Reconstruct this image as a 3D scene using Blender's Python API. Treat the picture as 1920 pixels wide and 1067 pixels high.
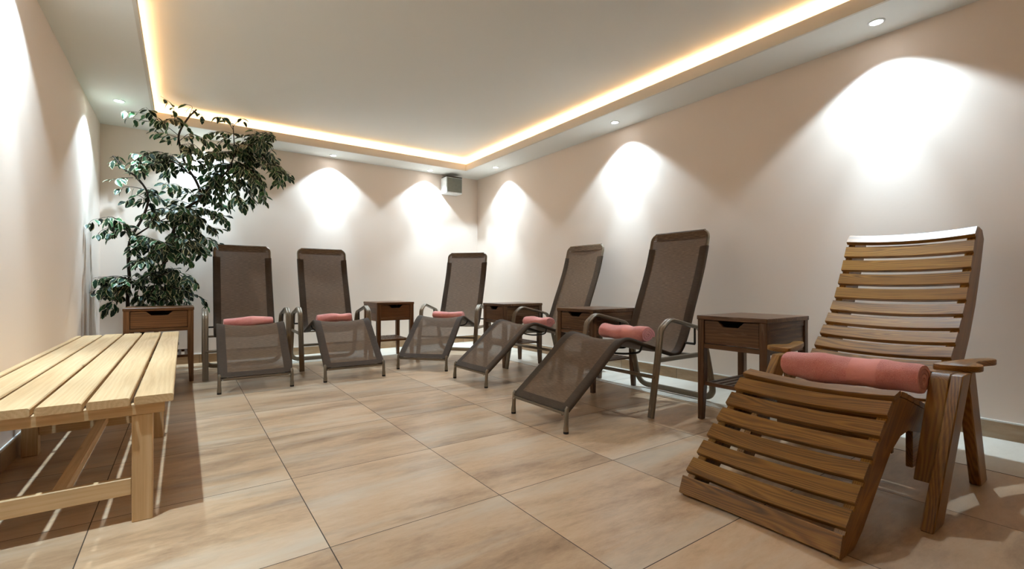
import bpy, bmesh, math, random
from mathutils import Vector, Matrix

for o in list(bpy.data.objects):
    bpy.data.objects.remove(o)
SC = bpy.context.scene
COL = SC.collection
R = math.radians
rnd = random.Random(11)

# ---------------------------------------------------------------- camera
cam = bpy.data.cameras.new('camera')
cam.sensor_width = 36.0
cam.lens = 878.5 / 1920 * 36.0
cam.clip_start = 0.02
cam_o = bpy.data.objects.new('camera', cam)
COL.objects.link(cam_o)
cam_o.location = (0, 0, 0.9)
cam_o.rotation_euler = (R(90.14), 0, R(-35.07))
SC.camera = cam_o

# ---------------------------------------------------------------- world and exposure
w = bpy.data.worlds.new('world')
SC.world = w
w.use_nodes = True
w.node_tree.nodes['Background'].inputs[0].default_value = (1.0, 0.93, 0.85, 1)
w.node_tree.nodes['Background'].inputs[1].default_value = 0.0
vs = SC.view_settings
vs.view_transform = 'Standard'
vs.look = 'None'
vs.gamma = 1.0
vs.use_curve_mapping = False
vs.exposure = 0.58

SPOT_W = 44.0                       # wide spill of each ceiling spot
MID_W = 45.0                        # soft step between spill and centre
BEAM_W = 100.0                      # its narrow central beam
SPOT_COL = (0.62, 0.83, 1.0)
COVE_E = 15.0                       # light strips in the ceiling cove
COVE_COL = (1.0, 0.62, 0.32)

# ---------------------------------------------------------------- room numbers
XL, XR, YB, YF = -0.723, 3.925, 6.57, -2.3
H, HC = 2.62, 2.80
TX0, TX1, TY0, TY1 = -0.235, 3.463, -1.85, 6.13     # opening of the raised ceiling


# ---------------------------------------------------------------- tags
def tag(o, label=None, cat=None, group=None, kind=None):
    if label: o['label'] = label
    if cat: o['category'] = cat
    if group: o['group'] = group
    if kind: o['kind'] = kind
    return o


def thing(name, label, cat, loc=(0, 0, 0), rz=0.0, group=None):
    o = bpy.data.objects.new(name, None)
    o.empty_display_size = 0.1
    COL.objects.link(o)
    o.location = loc
    o.rotation_euler = (0, 0, rz)
    return tag(o, label, cat, group)


def dup(root, label, loc, rz, group=None):
    r = root.copy()
    COL.objects.link(r)
    r.location = loc
    r.rotation_euler = (0, 0, rz)
    r['label'] = label
    if group: r['group'] = group
    def rec(src, dst):
        for ch in list(src.children):
            c = ch.copy()
            COL.objects.link(c)
            c.parent = dst
            rec(ch, c)
    rec(root, r)
    return r


# ---------------------------------------------------------------- mesh helpers
def new_bm():
    bm = bmesh.new()
    bm.verts.layers.float_vector.new('gr')
    return bm


def build(name, bm, mat, parent=None, angle=32, recalc=True):
    if recalc:
        bmesh.ops.recalc_face_normals(bm, faces=bm.faces[:])
    me = bpy.data.meshes.new(name)
    bm.to_mesh(me)
    bm.free()
    me.materials.append(mat)
    for p in me.polygons:
        p.use_smooth = True
    me.set_sharp_from_angle(angle=R(angle))
    o = bpy.data.objects.new(name, me)
    COL.objects.link(o)
    if parent is not None:
        o.parent = parent
    return o


def struct(name, bm, mat, **k):
    return tag(build(name, bm, mat, **k), kind='structure')


def absorb(dst, src, M=None):
    ls = src.verts.layers.float_vector['gr']
    ld = dst.verts.layers.float_vector['gr']
    mp = {}
    for v in src.verts:
        nv = dst.verts.new(M @ v.co if M is not None else v.co)
        nv[ld] = v[ls]
        mp[v] = nv
    for f in src.faces:
        try:
            dst.faces.new([mp[v] for v in f.verts])
        except ValueError:
            pass
    src.free()


def roff():
    return Vector((rnd.uniform(0, 9), rnd.uniform(-.05, .05), rnd.uniform(-.05, .05)))


def set_grain(bm, axis, off=None):
    """grain coordinate: x runs along the fibres"""
    l = bm.verts.layers.float_vector['gr']
    off = roff() if off is None else off
    for v in bm.verts:
        c = v.co
        q = {'x': (c.x, c.y, c.z), 'y': (c.y, c.x, c.z), 'z': (c.z, c.x, c.y)}[axis]
        v[l] = Vector(q) + off


def box(bm, c, s, axis='x', bev=0.003, M=None, seg=1):
    t = new_bm()
    bmesh.ops.create_cube(t, size=1.0, matrix=Matrix.Diagonal((s[0], s[1], s[2], 1)))
    if bev:
        bmesh.ops.bevel(t, geom=t.edges[:], offset=bev, segments=seg, profile=0.5, affect='EDGES')
    set_grain(t, axis)
    T = Matrix.Translation(Vector(c))
    absorb(bm, t, T @ M if M is not None else T)


def box2(bm, a, b, **k):
    box(bm, [(a[i] + b[i]) / 2 for i in range(3)], [abs(b[i] - a[i]) for i in range(3)], **k)


def prism(bm, pts, y0, y1, plane='xz', axis='x', bev=0.003, seg=1, gdir=None):
    """outline in a plane, pulled along the third axis"""
    t = new_bm()
    def P(a, b, c):
        return (a, c, b) if plane == 'xz' else ((a, b, c) if plane == 'xy' else (c, a, b))
    n = len(pts)
    v0 = [t.verts.new(P(a, b, y0)) for a, b in pts]
    v1 = [t.verts.new(P(a, b, y1)) for a, b in pts]
    t.faces.new(v0)
    t.faces.new(v1[::-1])
    for i in range(n):
        t.faces.new((v0[i], v0[(i + 1) % n], v1[(i + 1) % n], v1[i]))
    bmesh.ops.recalc_face_normals(t, faces=t.faces[:])
    if bev:
        es = [e for e in t.edges if len(e.link_faces) == 2 and e.calc_face_angle(0) > 0.6]
        bmesh.ops.bevel(t, geom=es, offset=bev, segments=seg, profile=0.5, affect='EDGES')
    if gdir is not None:
        l = t.verts.layers.float_vector['gr']
        off = roff()
        g = Vector(gdir).normalized()
        h = Vector((-g.z, 0, g.x))
        for v in t.verts:
            v[l] = Vector((v.co.dot(g), v.co.dot(h), v.co.y)) + off
    else:
        set_grain(t, axis)
    bmesh.ops.triangulate(t, faces=[f for f in t.faces if len(f.verts) > 4])
    absorb(bm, t)


def sweep(bm, path, prof, wide=None, closed_prof=True, scale=None, cap=True):
    """sweep a 2D profile along a 3D path; wide = first direction of the profile's x"""
    l = bm.verts.layers.float_vector['gr']
    path = [Vector(p) for p in path]
    n = len(path)
    tang = []
    for i in range(n):
        a = path[max(i - 1, 0)]
        b = path[min(i + 1, n - 1)]
        tang.append((b - a).normalized())
    x = Vector(wide) if wide is not None else tang[0].orthogonal()
    rings = []
    dist = 0.0
    off = roff()
    for i in range(n):
        t = tang[i]
        if i:
            q = tang[i - 1].rotation_difference(t)
            x = q @ x
            dist += (path[i] - path[i - 1]).length
        x = (x - t * x.dot(t)).normalized()
        y = t.cross(x)
        s = scale[i] if scale else 1.0
        ring = []
        for a, b in prof:
            v = bm.verts.new(path[i] + x * a * s + y * b * s)
            v[l] = Vector((dist, a, b)) + off
            ring.append(v)
        rings.append(ring)
    m = len(prof)
    for i in range(n - 1):
        for j in range(m):
            bm.faces.new((rings[i][j], rings[i][(j + 1) % m], rings[i + 1][(j + 1) % m], rings[i + 1][j]))
    if cap:
        bm.faces.new(rings[0][::-1])
        bm.faces.new(rings[-1])


def circ(r, n=10, ry=None):
    ry = r if ry is None else ry
    return [(r * math.cos(2 * math.pi * i / n), ry * math.sin(2 * math.pi * i / n)) for i in range(n)]


def fillet(pts, rad, seg=7):
    pts = [Vector(p) for p in pts]
    out = [pts[0]]
    for i in range(1, len(pts) - 1):
        r = rad[i] if isinstance(rad, (list, tuple)) else rad
        a, b, c = pts[i - 1], pts[i], pts[i + 1]
        u, v = (a - b), (c - b)
        ang = u.angle(v)
        if r <= 0 or ang > 3.1:
            out.append(b)
            continue
        d = min(r / math.tan(ang / 2), u.length * .49, v.length * .49)
        p0, p1 = b + u.normalized() * d, b + v.normalized() * d
        for k in range(seg + 1):
            t = k / seg
            out.append((1 - t) ** 2 * p0 + 2 * t * (1 - t) * b + t * t * p1)
    out.append(pts[-1])
    return out


def catmull(pts, per=6):
    P = [Vector(p) for p in pts]
    P = [P[0] * 2 - P[1]] + P + [P[-1] * 2 - P[-2]]
    out = []
    for i in range(1, len(P) - 2):
        for k in range(per):
            t = k / per
            a, b, c, d = P[i - 1], P[i], P[i + 1], P[i + 2]
            out.append(0.5 * ((2 * b) + (c - a) * t + (2 * a - 5 * b + 4 * c - d) * t * t + (3 * b - a - 3 * c + d) * t ** 3))
    out.append(P[-2])
    return out


def cyl(bm, a, b, r, n=16, r2=None):
    sweep(bm, [a, b], circ(r, n), scale=[1.0, (r2 / r) if r2 else 1.0])


# ---------------------------------------------------------------- materials
def mat(name):
    m = bpy.data.materials.new(name)
    m.use_nodes = True
    nt = m.node_tree
    return m, nt, nt.nodes['Principled BSDF']


def srgb(r, g, b):
    f = lambda c: (c / 255 / 12.92) if c / 255 <= 0.04045 else ((c / 255 + 0.055) / 1.055) ** 2.4
    return (f(r), f(g), f(b), 1)


def N(nt, typ, **kw):
    n = nt.nodes.new(typ)
    for k, v in kw.items():
        if k == 'ins':
            for i, x in v.items():
                n.inputs[i].default_value = x
        else:
            setattr(n, k, v)
    return n


def L(nt, a, b):
    nt.links.new(a, b)


def ramp(nt, stops):
    n = nt.nodes.new('ShaderNodeValToRGB')
    e = n.color_ramp.elements
    while len(e) < len(stops):
        e.new(0.5)
    for i, (p, c) in enumerate(stops):
        e[i].position = p
        e[i].color = c
    return n


def mixc(nt, fac, a, b, mode='MIX'):
    n = nt.nodes.new('ShaderNodeMix')
    n.data_type = 'RGBA'
    n.blend_type = mode
    for i, x in ((0, fac), (6, a), (7, b)):
        if isinstance(x, (int, float, tuple)):
            n.inputs[i].default_value = x
        else:
            nt.links.new(x, n.inputs[i])
    return n.outputs[2]


def math_(nt, op, a, b=None):
    n = nt.nodes.new('ShaderNodeMath')
    n.operation = op
    for i, x in enumerate((a, b)):
        if x is None: continue
        if isinstance(x, (int, float)):
            n.inputs[i].default_value = x
        else:
            nt.links.new(x, n.inputs[i])
    return n.outputs[0]


def bump(nt, h, strength, dist, bsdf):
    b = nt.nodes.new('ShaderNodeBump')
    b.inputs['Strength'].default_value = strength
    b.inputs['Distance'].default_value = dist
    nt.links.new(h, b.inputs['Height'])
    nt.links.new(b.outputs[0], bsdf.inputs['Normal'])


def plaster(name, col, rough=0.75, bstr=0.08):
    m, nt, b = mat(name)
    b.inputs['Base Color'].default_value = col
    b.inputs['Roughness'].default_value = rough
    b.inputs['Specular IOR Level'].default_value = 0.3
    tc = N(nt, 'ShaderNodeTexCoord')
    n = N(nt, 'ShaderNodeTexNoise', ins={'Scale': 60.0, 'Detail': 4.0})
    L(nt, tc.outputs['Object'], n.inputs['Vector'])
    bump(nt, n.outputs[0], bstr, 0.004, b)
    return m


def wood(name, dark, mid, light, rings=55.0, dist=1.6, rough=0.45, fibre=0.4, ringw=0.2, contrast=(0.25, 0.8), wear=None, spec=0.4, knots=False):
    m, nt, b = mat(name)
    at = N(nt, 'ShaderNodeAttribute', attribute_name='gr')
    mp = N(nt, 'ShaderNodeMapping')
    mp.inputs['Scale'].default_value = (1.3, 9.0, 9.0)
    L(nt, at.outputs['Vector'], mp.inputs['Vector'])
    nz = N(nt, 'ShaderNodeTexNoise', ins={'Scale': 1.0, 'Detail': 2.0})
    L(nt, mp.outputs[0], nz.inputs['Vector'])
    sub = N(nt, 'ShaderNodeVectorMath', operation='SUBTRACT')
    L(nt, nz.outputs['Color'], sub.inputs[0])
    sub.inputs[1].default_value = (0.5, 0.5, 0.5)
    sc = N(nt, 'ShaderNodeVectorMath', operation='SCALE')
    L(nt, sub.outputs[0], sc.inputs[0])
    sc.inputs['Scale'].default_value = 0.03 * dist
    add = N(nt, 'ShaderNodeVectorMath', operation='ADD')
    L(nt, at.outputs['Vector'], add.inputs[0])
    L(nt, sc.outputs[0], add.inputs[1])
    sep = N(nt, 'ShaderNodeSeparateXYZ')
    L(nt, add.outputs[0], sep.inputs[0])
    r2 = math_(nt, 'ADD', math_(nt, 'MULTIPLY', sep.outputs[1], sep.outputs[1]), math_(nt, 'MULTIPLY', sep.outputs[2], sep.outputs[2]))
    rr = math_(nt, 'SQRT', r2)
    ph = math_(nt, 'MULTIPLY', rr, rings * 6.283)
    sn = math_(nt, 'ADD', math_(nt, 'MULTIPLY', math_(nt, 'SINE', ph), 0.5), 0.5)
    mp2 = N(nt, 'ShaderNodeMapping')
    mp2.inputs['Scale'].default_value = (6.0, 260.0, 260.0)
    L(nt, at.outputs['Vector'], mp2.inputs['Vector'])
    nf = N(nt, 'ShaderNodeTexNoise', ins={'Scale': 1.0, 'Detail': 3.0})
    L(nt, mp2.outputs[0], nf.inputs['Vector'])
    mp3 = N(nt, 'ShaderNodeMapping')
    mp3.inputs['Scale'].default_value = (1.2, 14.0, 14.0)
    L(nt, at.outputs['Vector'], mp3.inputs['Vector'])
    nl = N(nt, 'ShaderNodeTexNoise', ins={'Scale': 1.0, 'Detail': 3.0})
    L(nt, mp3.outputs[0], nl.inputs['Vector'])
    f = math_(nt, 'ADD', math_(nt, 'MULTIPLY', sn, ringw), math_(nt, 'MULTIPLY', nf.outputs[0], fibre))
    f = math_(nt, 'ADD', f, math_(nt, 'MULTIPLY', nl.outputs[0], 0.55))
    cr = ramp(nt, [(contrast[0], dark), ((contrast[0] + contrast[1]) / 2, mid), (contrast[1], light)])
    L(nt, f, cr.inputs[0])
    col = cr.outputs[0]
    if knots:
        mpk = N(nt, 'ShaderNodeMapping')
        mpk.inputs['Scale'].default_value = (2.2, 7.0, 7.0)
        L(nt, at.outputs['Vector'], mpk.inputs['Vector'])
        vk = N(nt, 'ShaderNodeTexVoronoi', ins={'Scale': 1.0})
        L(nt, mpk.outputs[0], vk.inputs['Vector'])
        kr = ramp(nt, [(0.035, (1, 1, 1, 1)), (0.09, (0, 0, 0, 1))])
        L(nt, vk.outputs['Distance'], kr.inputs[0])
        col = mixc(nt, math_(nt, 'MULTIPLY', kr.outputs[0], 0.55), col, srgb(130, 84, 44))
    if wear is not None:
        mw = N(nt, 'ShaderNodeMapping')
        mw.inputs['Scale'].default_value = (5.0, 45.0, 45.0)
        L(nt, at.outputs['Vector'], mw.inputs['Vector'])
        nw = N(nt, 'ShaderNodeTexNoise', ins={'Scale': 1.0, 'Detail': 5.0, 'Roughness': 0.7})
        L(nt, mw.outputs[0], nw.inputs['Vector'])
        wr = ramp(nt, [(0.56, (0, 0, 0, 1)), (0.74, (1, 1, 1, 1))])
        L(nt, nw.outputs[0], wr.inputs[0])
        col = mixc(nt, math_(nt, 'MULTIPLY', wr.outputs[0], 0.75), col, wear)
    L(nt, col, b.inputs['Base Color'])
    b.inputs['Roughness'].default_value = rough
    b.inputs['Specular IOR Level'].default_value = spec
    bump(nt, f, 0.15, 0.002, b)
    return m


def metal(name, col, rough=0.4, metallic=0.6):
    m, nt, b = mat(name)
    b.inputs['Base Color'].default_value = col
    b.inputs['Metallic'].default_value = metallic
    tc = N(nt, 'ShaderNodeTexCoord')
    n = N(nt, 'ShaderNodeTexNoise', ins={'Scale': 90.0, 'Detail': 2.0})
    L(nt, tc.outputs['Object'], n.inputs['Vector'])
    r = ramp(nt, [(0.3, (rough - .08,) * 3 + (1,)), (0.7, (rough + .08,) * 3 + (1,))])
    L(nt, n.outputs[0], r.inputs[0])
    L(nt, r.outputs[0], b.inputs['Roughness'])
    return m


def plain(name, col, rough=0.6, spec=0.4):
    m, nt, b = mat(name)
    b.inputs['Roughness'].default_value = rough
    b.inputs['Specular IOR Level'].default_value = spec
    tc = N(nt, 'ShaderNodeTexCoord')
    n = N(nt, 'ShaderNodeTexNoise', ins={'Scale': 25.0, 'Detail': 3.0})
    L(nt, tc.outputs['Object'], n.inputs['Vector'])
    d = tuple(c * 0.9 for c in col[:3]) + (1,)
    r = ramp(nt, [(0.35, d), (0.65, col)])
    L(nt, n.outputs[0], r.inputs[0])
    L(nt, r.outputs[0], b.inputs['Base Color'])
    return m


def emit(name, col, e):
    m, nt, b = mat(name)
    b.inputs['Base Color'].default_value = (0.8, 0.8, 0.8, 1)
    b.inputs['Emission Color'].default_value = tuple(col[:3]) + (1,)
    b.inputs['Emission Strength'].default_value = e
    return m


def tile_material(name, stops, skirt=False):
    m, nt, b = mat(name)
    tc = N(nt, 'ShaderNodeTexCoord')
    mp = N(nt, 'ShaderNodeMapping')
    mp.inputs['Location'].default_value = (-0.415 / 0.7, -0.28 / 0.7, 0)
    mp.inputs['Scale'].default_value = (1 / 0.7, 1 / 0.7, 1 / 0.7)
    if skirt:      # upright tiles: run along x + y, height as second axis, no joint along the top
        sk = N(nt, 'ShaderNodeSeparateXYZ')
        L(nt, tc.outputs['Object'], sk.inputs[0])
        ck = N(nt, 'ShaderNodeCombineXYZ')
        L(nt, math_(nt, 'ADD', sk.outputs[0], sk.outputs[1]), ck.inputs[0])
        L(nt, math_(nt, 'ADD', sk.outputs[2], 0.35), ck.inputs[1])
        L(nt, ck.outputs[0], mp.inputs['Vector'])
    else:
        L(nt, tc.outputs['Object'], mp.inputs['Vector'])
    fl = N(nt, 'ShaderNodeVectorMath', operation='FLOOR')
    L(nt, mp.outputs[0], fl.inputs[0])
    fr = N(nt, 'ShaderNodeVectorMath', operation='FRACTION')
    L(nt, mp.outputs[0], fr.inputs[0])
    wn = N(nt, 'ShaderNodeTexWhiteNoise', noise_dimensions='2D')
    L(nt, fl.outputs[0], wn.inputs['Vector'])
    so = N(nt, 'ShaderNodeVectorMath', operation='SCALE')
    L(nt, wn.outputs['Color'], so.inputs[0])
    so.inputs['Scale'].default_value = 23.0
    ad = N(nt, 'ShaderNodeVectorMath', operation='ADD')
    L(nt, mp.outputs[0], ad.inputs[0])
    L(nt, so.outputs[0], ad.inputs[1])
    def noise(scale, detail, rough=0.6):
        q = N(nt, 'ShaderNodeMapping')
        q.inputs['Scale'].default_value = scale
        L(nt, ad.outputs[0], q.inputs['Vector'])
        n = N(nt, 'ShaderNodeTexNoise', ins={'Scale': 1.0, 'Detail': detail, 'Roughness': rough, 'Distortion': 0.3})
        L(nt, q.outputs[0], n.inputs['Vector'])
        return n.outputs[0]
    a = noise((0.8, 3.0, 1), 10, 0.62)
    c = noise((9.0, 26.0, 1), 8, 0.75)
    f = math_(nt, 'ADD', math_(nt, 'MULTIPLY', a, 0.72), math_(nt, 'MULTIPLY', c, 0.28))
    cr = ramp(nt, stops)
    L(nt, f, cr.inputs[0])
    g = noise((0.5, 3.4, 1), 4)
    gr = ramp(nt, [(0.48, (0, 0, 0, 1)), (0.68, (1, 1, 1, 1))])
    L(nt, g, gr.inputs[0])
    col = mixc(nt, math_(nt, 'MULTIPLY', gr.outputs[0], 0.55), cr.outputs[0], srgb(200, 188, 168))
    # per tile tone
    tv = math_(nt, 'ADD', math_(nt, 'MULTIPLY', wn.outputs['Value'], 0.14), 0.93)
    hs = N(nt, 'ShaderNodeHueSaturation')
    L(nt, col, hs.inputs['Color'])
    L(nt, tv, hs.inputs['Value'])
    col = hs.outputs[0]
    # joints
    sp = N(nt, 'ShaderNodeSeparateXYZ')
    L(nt, fr.outputs[0], sp.inputs[0])
    def edge(x):
        return math_(nt, 'MINIMUM', x, math_(nt, 'SUBTRACT', 1.0, x))
    e = math_(nt, 'MINIMUM', edge(sp.outputs[0]), edge(sp.outputs[1]))
    j = math_(nt, 'LESS_THAN', e, 0.0026)
    col = mixc(nt, j, col, srgb(70, 55, 42))
    L(nt, col, b.inputs['Base Color'])
    rg = math_(nt, 'ADD', math_(nt, 'MULTIPLY', j, 0.4), math_(nt, 'ADD', 0.26, math_(nt, 'MULTIPLY', c, 0.16)))
    L(nt, rg, b.inputs['Roughness'])
    b.inputs['Specular IOR Level'].default_value = 0.45
    h = math_(nt, 'SUBTRACT', math_(nt, 'MULTIPLY', c, 0.12), j)
    bump(nt, h, 0.12, 0.003, b)
    return m


M_WALL = plaster('cream_wall_paint', srgb(238, 221, 206))
M_FRONT = plaster('dark_fill_control_wall', srgb(96, 78, 60))  # unseen wall behind the camera, made dark to hold down the fill light
M_CEIL = plaster('white_ceiling_paint', srgb(232, 230, 224), 0.8)
M_LIP = plaster('ceiling_edge_paint', srgb(214, 206, 194), 0.7)
M_FLOOR = tile_material('beige_stone_tile', [(0.33, srgb(134, 101, 73)), (0.43, srgb(172, 139, 106)), (0.53, srgb(198, 164, 128)), (0.68, srgb(212, 185, 154))])
M_BORDER = tile_material('pale_border_tile', [(0.30, srgb(196, 184, 166)), (0.5, srgb(214, 204, 188)), (0.70, srgb(228, 220, 206))])
M_SKIRT = tile_material('skirting_tile', [(0.30, srgb(120, 92, 64)), (0.44, srgb(150, 118, 84)), (0.56, srgb(168, 136, 102)), (0.70, srgb(184, 156, 122))], skirt=True)
M_SKIRT_TOP = plain('white_skirting_top', srgb(232, 228, 220), 0.5)
M_PINE = wood('pale_pine', srgb(195, 155, 107), srgb(216, 181, 134), srgb(229, 201, 157), rings=70, dist=1.4, rough=0.5, knots=True, contrast=(0.3, 0.85), ringw=0.12)
M_ASH = wood('oiled_ash', srgb(78, 49, 14), srgb(138, 92, 34), srgb(172, 124, 54), rings=120, dist=3.4, rough=0.36, contrast=(0.3, 0.85), spec=0.5, ringw=0.2)
M_TEAK = wood('dark_worn_wood', srgb(54, 35, 22), srgb(98, 68, 44), srgb(136, 100, 68), rings=50, dist=2.5, rough=0.33, ringw=.14, contrast=(.3, .85), wear=srgb(150, 122, 100))
M_TEAK2 = wood('reddish_brown_wood', srgb(64, 38, 20), srgb(112, 72, 40), srgb(146, 100, 62), rings=50, dist=2.5, rough=0.33, ringw=.14, contrast=(.3, .85))
M_FRAME = metal('taupe_powder_coat', srgb(128, 112, 92), 0.38, 0.35)
M_DARKM = metal('dark_steel', srgb(52, 46, 40), 0.45, 0.5)
M_CHROME = metal('steel_bolt', srgb(190, 186, 178), 0.25, 1.0)
M_RUBBER = plain('dark_rubber', srgb(38, 32, 28), 0.8)
M_WHITE = plain('white_plastic', srgb(232, 232, 230), 0.45)
M_GRILLE = plain('grey_speaker_cloth', srgb(124, 122, 110), 0.9)
M_POT = plain('dark_plastic_pot', srgb(58, 44, 34), 0.6)
M_SOIL = plain('potting_soil', srgb(40, 30, 22), 0.95)
M_BARK = plain('dark_bark', srgb(52, 40, 30), 0.85)
M_LENS = emit('spot_lens', (0.95, 0.98, 1.0), 25.0)
M_STRIP = emit('warm_strip', COVE_COL, COVE_E)


HEM_END = 2.185


def mesh_fabric():
    m, nt, b = mat('taupe_mesh_fabric')
    at = N(nt, 'ShaderNodeAttribute', attribute_name='gr')
    sp = N(nt, 'ShaderNodeSeparateXYZ')
    L(nt, at.outputs['Vector'], sp.inputs[0])
    mp = N(nt, 'ShaderNodeMapping')
    mp.inputs['Scale'].default_value = (420.0, 22.0, 1.0)
    L(nt, at.outputs['Vector'], mp.inputs['Vector'])
    n = N(nt, 'ShaderNodeTexNoise', ins={'Scale': 1.0, 'Detail': 3.0})
    L(nt, mp.outputs[0], n.inputs['Vector'])
    c = ramp(nt, [(0.3, srgb(86, 65, 46)), (0.5, srgb(102, 79, 58)), (0.72, srgb(122, 97, 74))])
    L(nt, n.outputs[0], c.inputs[0])
    av = math_(nt, 'ABSOLUTE', sp.outputs[1])
    hem = math_(nt, 'GREATER_THAN', av, 0.216)
    hem = math_(nt, 'MULTIPLY', hem, math_(nt, 'LESS_THAN', sp.outputs[0], HEM_END))
    low = math_(nt, 'LESS_THAN', sp.outputs[0], 0.055)
    hem = math_(nt, 'MAXIMUM', hem, low)
    col = mixc(nt, math_(nt, 'MULTIPLY', hem, 0.75), c.outputs[0], srgb(54, 42, 31))
    L(nt, col, b.inputs['Base Color'])
    b.inputs['Roughness'].default_value = 0.7
    b.inputs['Specular IOR Level'].default_value = 0.2
    bump(nt, n.outputs[0], 0.25, 0.001, b)
    tr = N(nt, 'ShaderNodeBsdfTransparent')
    mx = N(nt, 'ShaderNodeMixShader')
    out = nt.nodes['Material Output']
    op = math_(nt, 'SUBTRACT', 1.0, math_(nt, 'MULTIPLY', math_(nt, 'SUBTRACT', 1.0, hem), 0.10))
    L(nt, op, mx.inputs[0])
    L(nt, tr.outputs[0], mx.inputs[1])
    L(nt, b.outputs[0], mx.inputs[2])
    L(nt, mx.outputs[0], out.inputs['Surface'])
    return m


def terry():
    m, nt, b = mat('pink_terry_cloth')
    at = N(nt, 'ShaderNodeAttribute', attribute_name='gr')
    sp = N(nt, 'ShaderNodeSeparateXYZ')
    L(nt, at.outputs['Vector'], sp.inputs[0])
    tc = N(nt, 'ShaderNodeTexCoord')
    n = N(nt, 'ShaderNodeTexNoise', ins={'Scale': 300.0, 'Detail': 3.0})
    L(nt, tc.outputs['Object'], n.inputs['Vector'])
    n2 = N(nt, 'ShaderNodeTexNoise', ins={'Scale': 14.0, 'Detail': 2.0})
    L(nt, tc.outputs['Object'], n2.inputs['Vector'])
    c = ramp(nt, [(0.3, srgb(226, 134, 126)), (0.5, srgb(246, 158, 149)), (0.7, srgb(252, 182, 172))])
    L(nt, math_(nt, 'ADD', math_(nt, 'MULTIPLY', n.outputs[0], 0.7), math_(nt, 'MULTIPLY', n2.outputs[0], 0.3)), c.inputs[0])
    # smooth woven band across the towel
    u = sp.outputs[0]
    band = math_(nt, 'MULTIPLY', math_(nt, 'GREATER_THAN', u, -0.13), math_(nt, 'LESS_THAN', u, -0.02))
    col = mixc(nt, math_(nt, 'MULTIPLY', band, 0.8), c.outputs[0], srgb(248, 168, 158))
    L(nt, col, b.inputs['Base Color'])
    b.inputs['Roughness'].default_value = 0.95
    b.inputs['Specular IOR Level'].default_value = 0.1
    b.inputs['Sheen Weight'].default_value = 0.4
    h = math_(nt, 'MULTIPLY', n.outputs[0], math_(nt, 'SUBTRACT', 1.0, math_(nt, 'MULTIPLY', band, 0.85)))
    bump(nt, h, 0.9, 0.006, b)
    return m


def leaf():
    m, nt, b = mat('variegated_leaf')
    at = N(nt, 'ShaderNodeAttribute', attribute_name='gr')
    sp = N(nt, 'ShaderNodeSeparateXYZ')
    L(nt, at.outputs['Vector'], sp.inputs[0])
    tc = N(nt, 'ShaderNodeTexCoord')
    n = N(nt, 'ShaderNodeTexNoise', ins={'Scale': 55.0, 'Detail': 3.0})
    L(nt, tc.outputs['Object'], n.inputs['Vector'])
    e = math_(nt, 'ADD', sp.outputs[0], math_(nt, 'MULTIPLY', math_(nt, 'SUBTRACT', n.outputs[0], 0.5), 0.9))
    mr = ramp(nt, [(0.74, (0, 0, 0, 1)), (0.84, (1, 1, 1, 1))])
    L(nt, e, mr.inputs[0])
    g = ramp(nt, [(0.2, srgb(14, 36, 20)), (0.6, srgb(26, 58, 34)), (0.95, srgb(58, 100, 60))])
    L(nt, sp.outputs[1], g.inputs[0])
    col = mixc(nt, mr.outputs[0], g.outputs[0], srgb(206, 206, 166))
    L(nt, col, b.inputs['Base Color'])
    b.inputs['Roughness'].default_value = 0.45
    b.inputs['Specular IOR Level'].default_value = 0.3
    return m


M_MESH = mesh_fabric()
M_TOWEL = terry()
M_LEAF = leaf()


# ================================================================ the room
def plate(a, b, c, d):
    """flat quad given its four corners, as a thin slab is not needed behind it"""
    bm = new_bm()
    bm.faces.new([bm.verts.new(p) for p in (a, b, c, d)])
    return bm


T = 0.12
bm = new_bm(); box2(bm, (XL - T, YF - T, -0.1), (XR + T, YB + T, 0), bev=0)
struct('floor', bm, M_FLOOR)
# pale border row of tiles along the right and back walls, let into the floor
bm = new_bm()
box2(bm, (3.215, YF, -0.01), (XR, YB, 0.0012), bev=0)
box2(bm, (0.415, 5.88, -0.01), (3.215, YB, 0.0012), bev=0)
struct('floor_border', bm, M_BORDER)
for nm, a, b in (('wall_left', (XL - T, YF - T, 0), (XL, YB + T, HC + .1)), ('wall_right', (XR, YF - T, 0), (XR + T, YB + T, HC + .1)),
                 ('wall_back', (XL, YB, 0), (XR, YB + T, HC + .1)), ('wall_front', (XL, YF - T, 0), (XR, YF, HC + .1))):
    bm = new_bm(); box2(bm, a, b, bev=0)
    struct(nm, bm, M_FRONT if nm == 'wall_front' else M_WALL)
# raised centre of the ceiling with the lower soffit running round it
bm = new_bm()
box2(bm, (XL, YF, HC), (XR, YB, HC + .1), bev=0)
CV = 0.12
def ring(bm, x0, x1, y0, y1, ox0, ox1, oy0, oy1, z0, z1):
    box2(bm, (ox0, oy0, z0), (x0, oy1, z1), bev=0)
    box2(bm, (x1, oy0, z0), (ox1, oy1, z1), bev=0)
    box2(bm, (x0, oy0, z0), (x1, y0, z1), bev=0)
    box2(bm, (x0, y1, z0), (x1, oy1, z1), bev=0)
ring(bm, TX0 - CV, TX1 + CV, TY0 - CV, TY1 + CV, XL, XR, YF, YB, H, HC)
ring(bm, TX0 - .004, TX1 + .004, TY0 - .004, TY1 + .004, TX0 - CV, TX1 + CV, TY0 - CV, TY1 + CV, H, H + .03)
struct('ceiling', bm, M_CEIL)
bm = new_bm()
ring(bm, TX0, TX1, TY0, TY1, TX0 - .02, TX1 + .02, TY0 - .02, TY1 + .02, H - .002, H + .062)
ring(bm, TX0 - .005, TX1 + .005, TY0 - .005, TY1 + .005, TX0 - .02, TX1 + .02, TY0 - .02, TY1 + .02, H + .062, H + .095)
struct('trim_1', bm, M_LIP)
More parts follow.
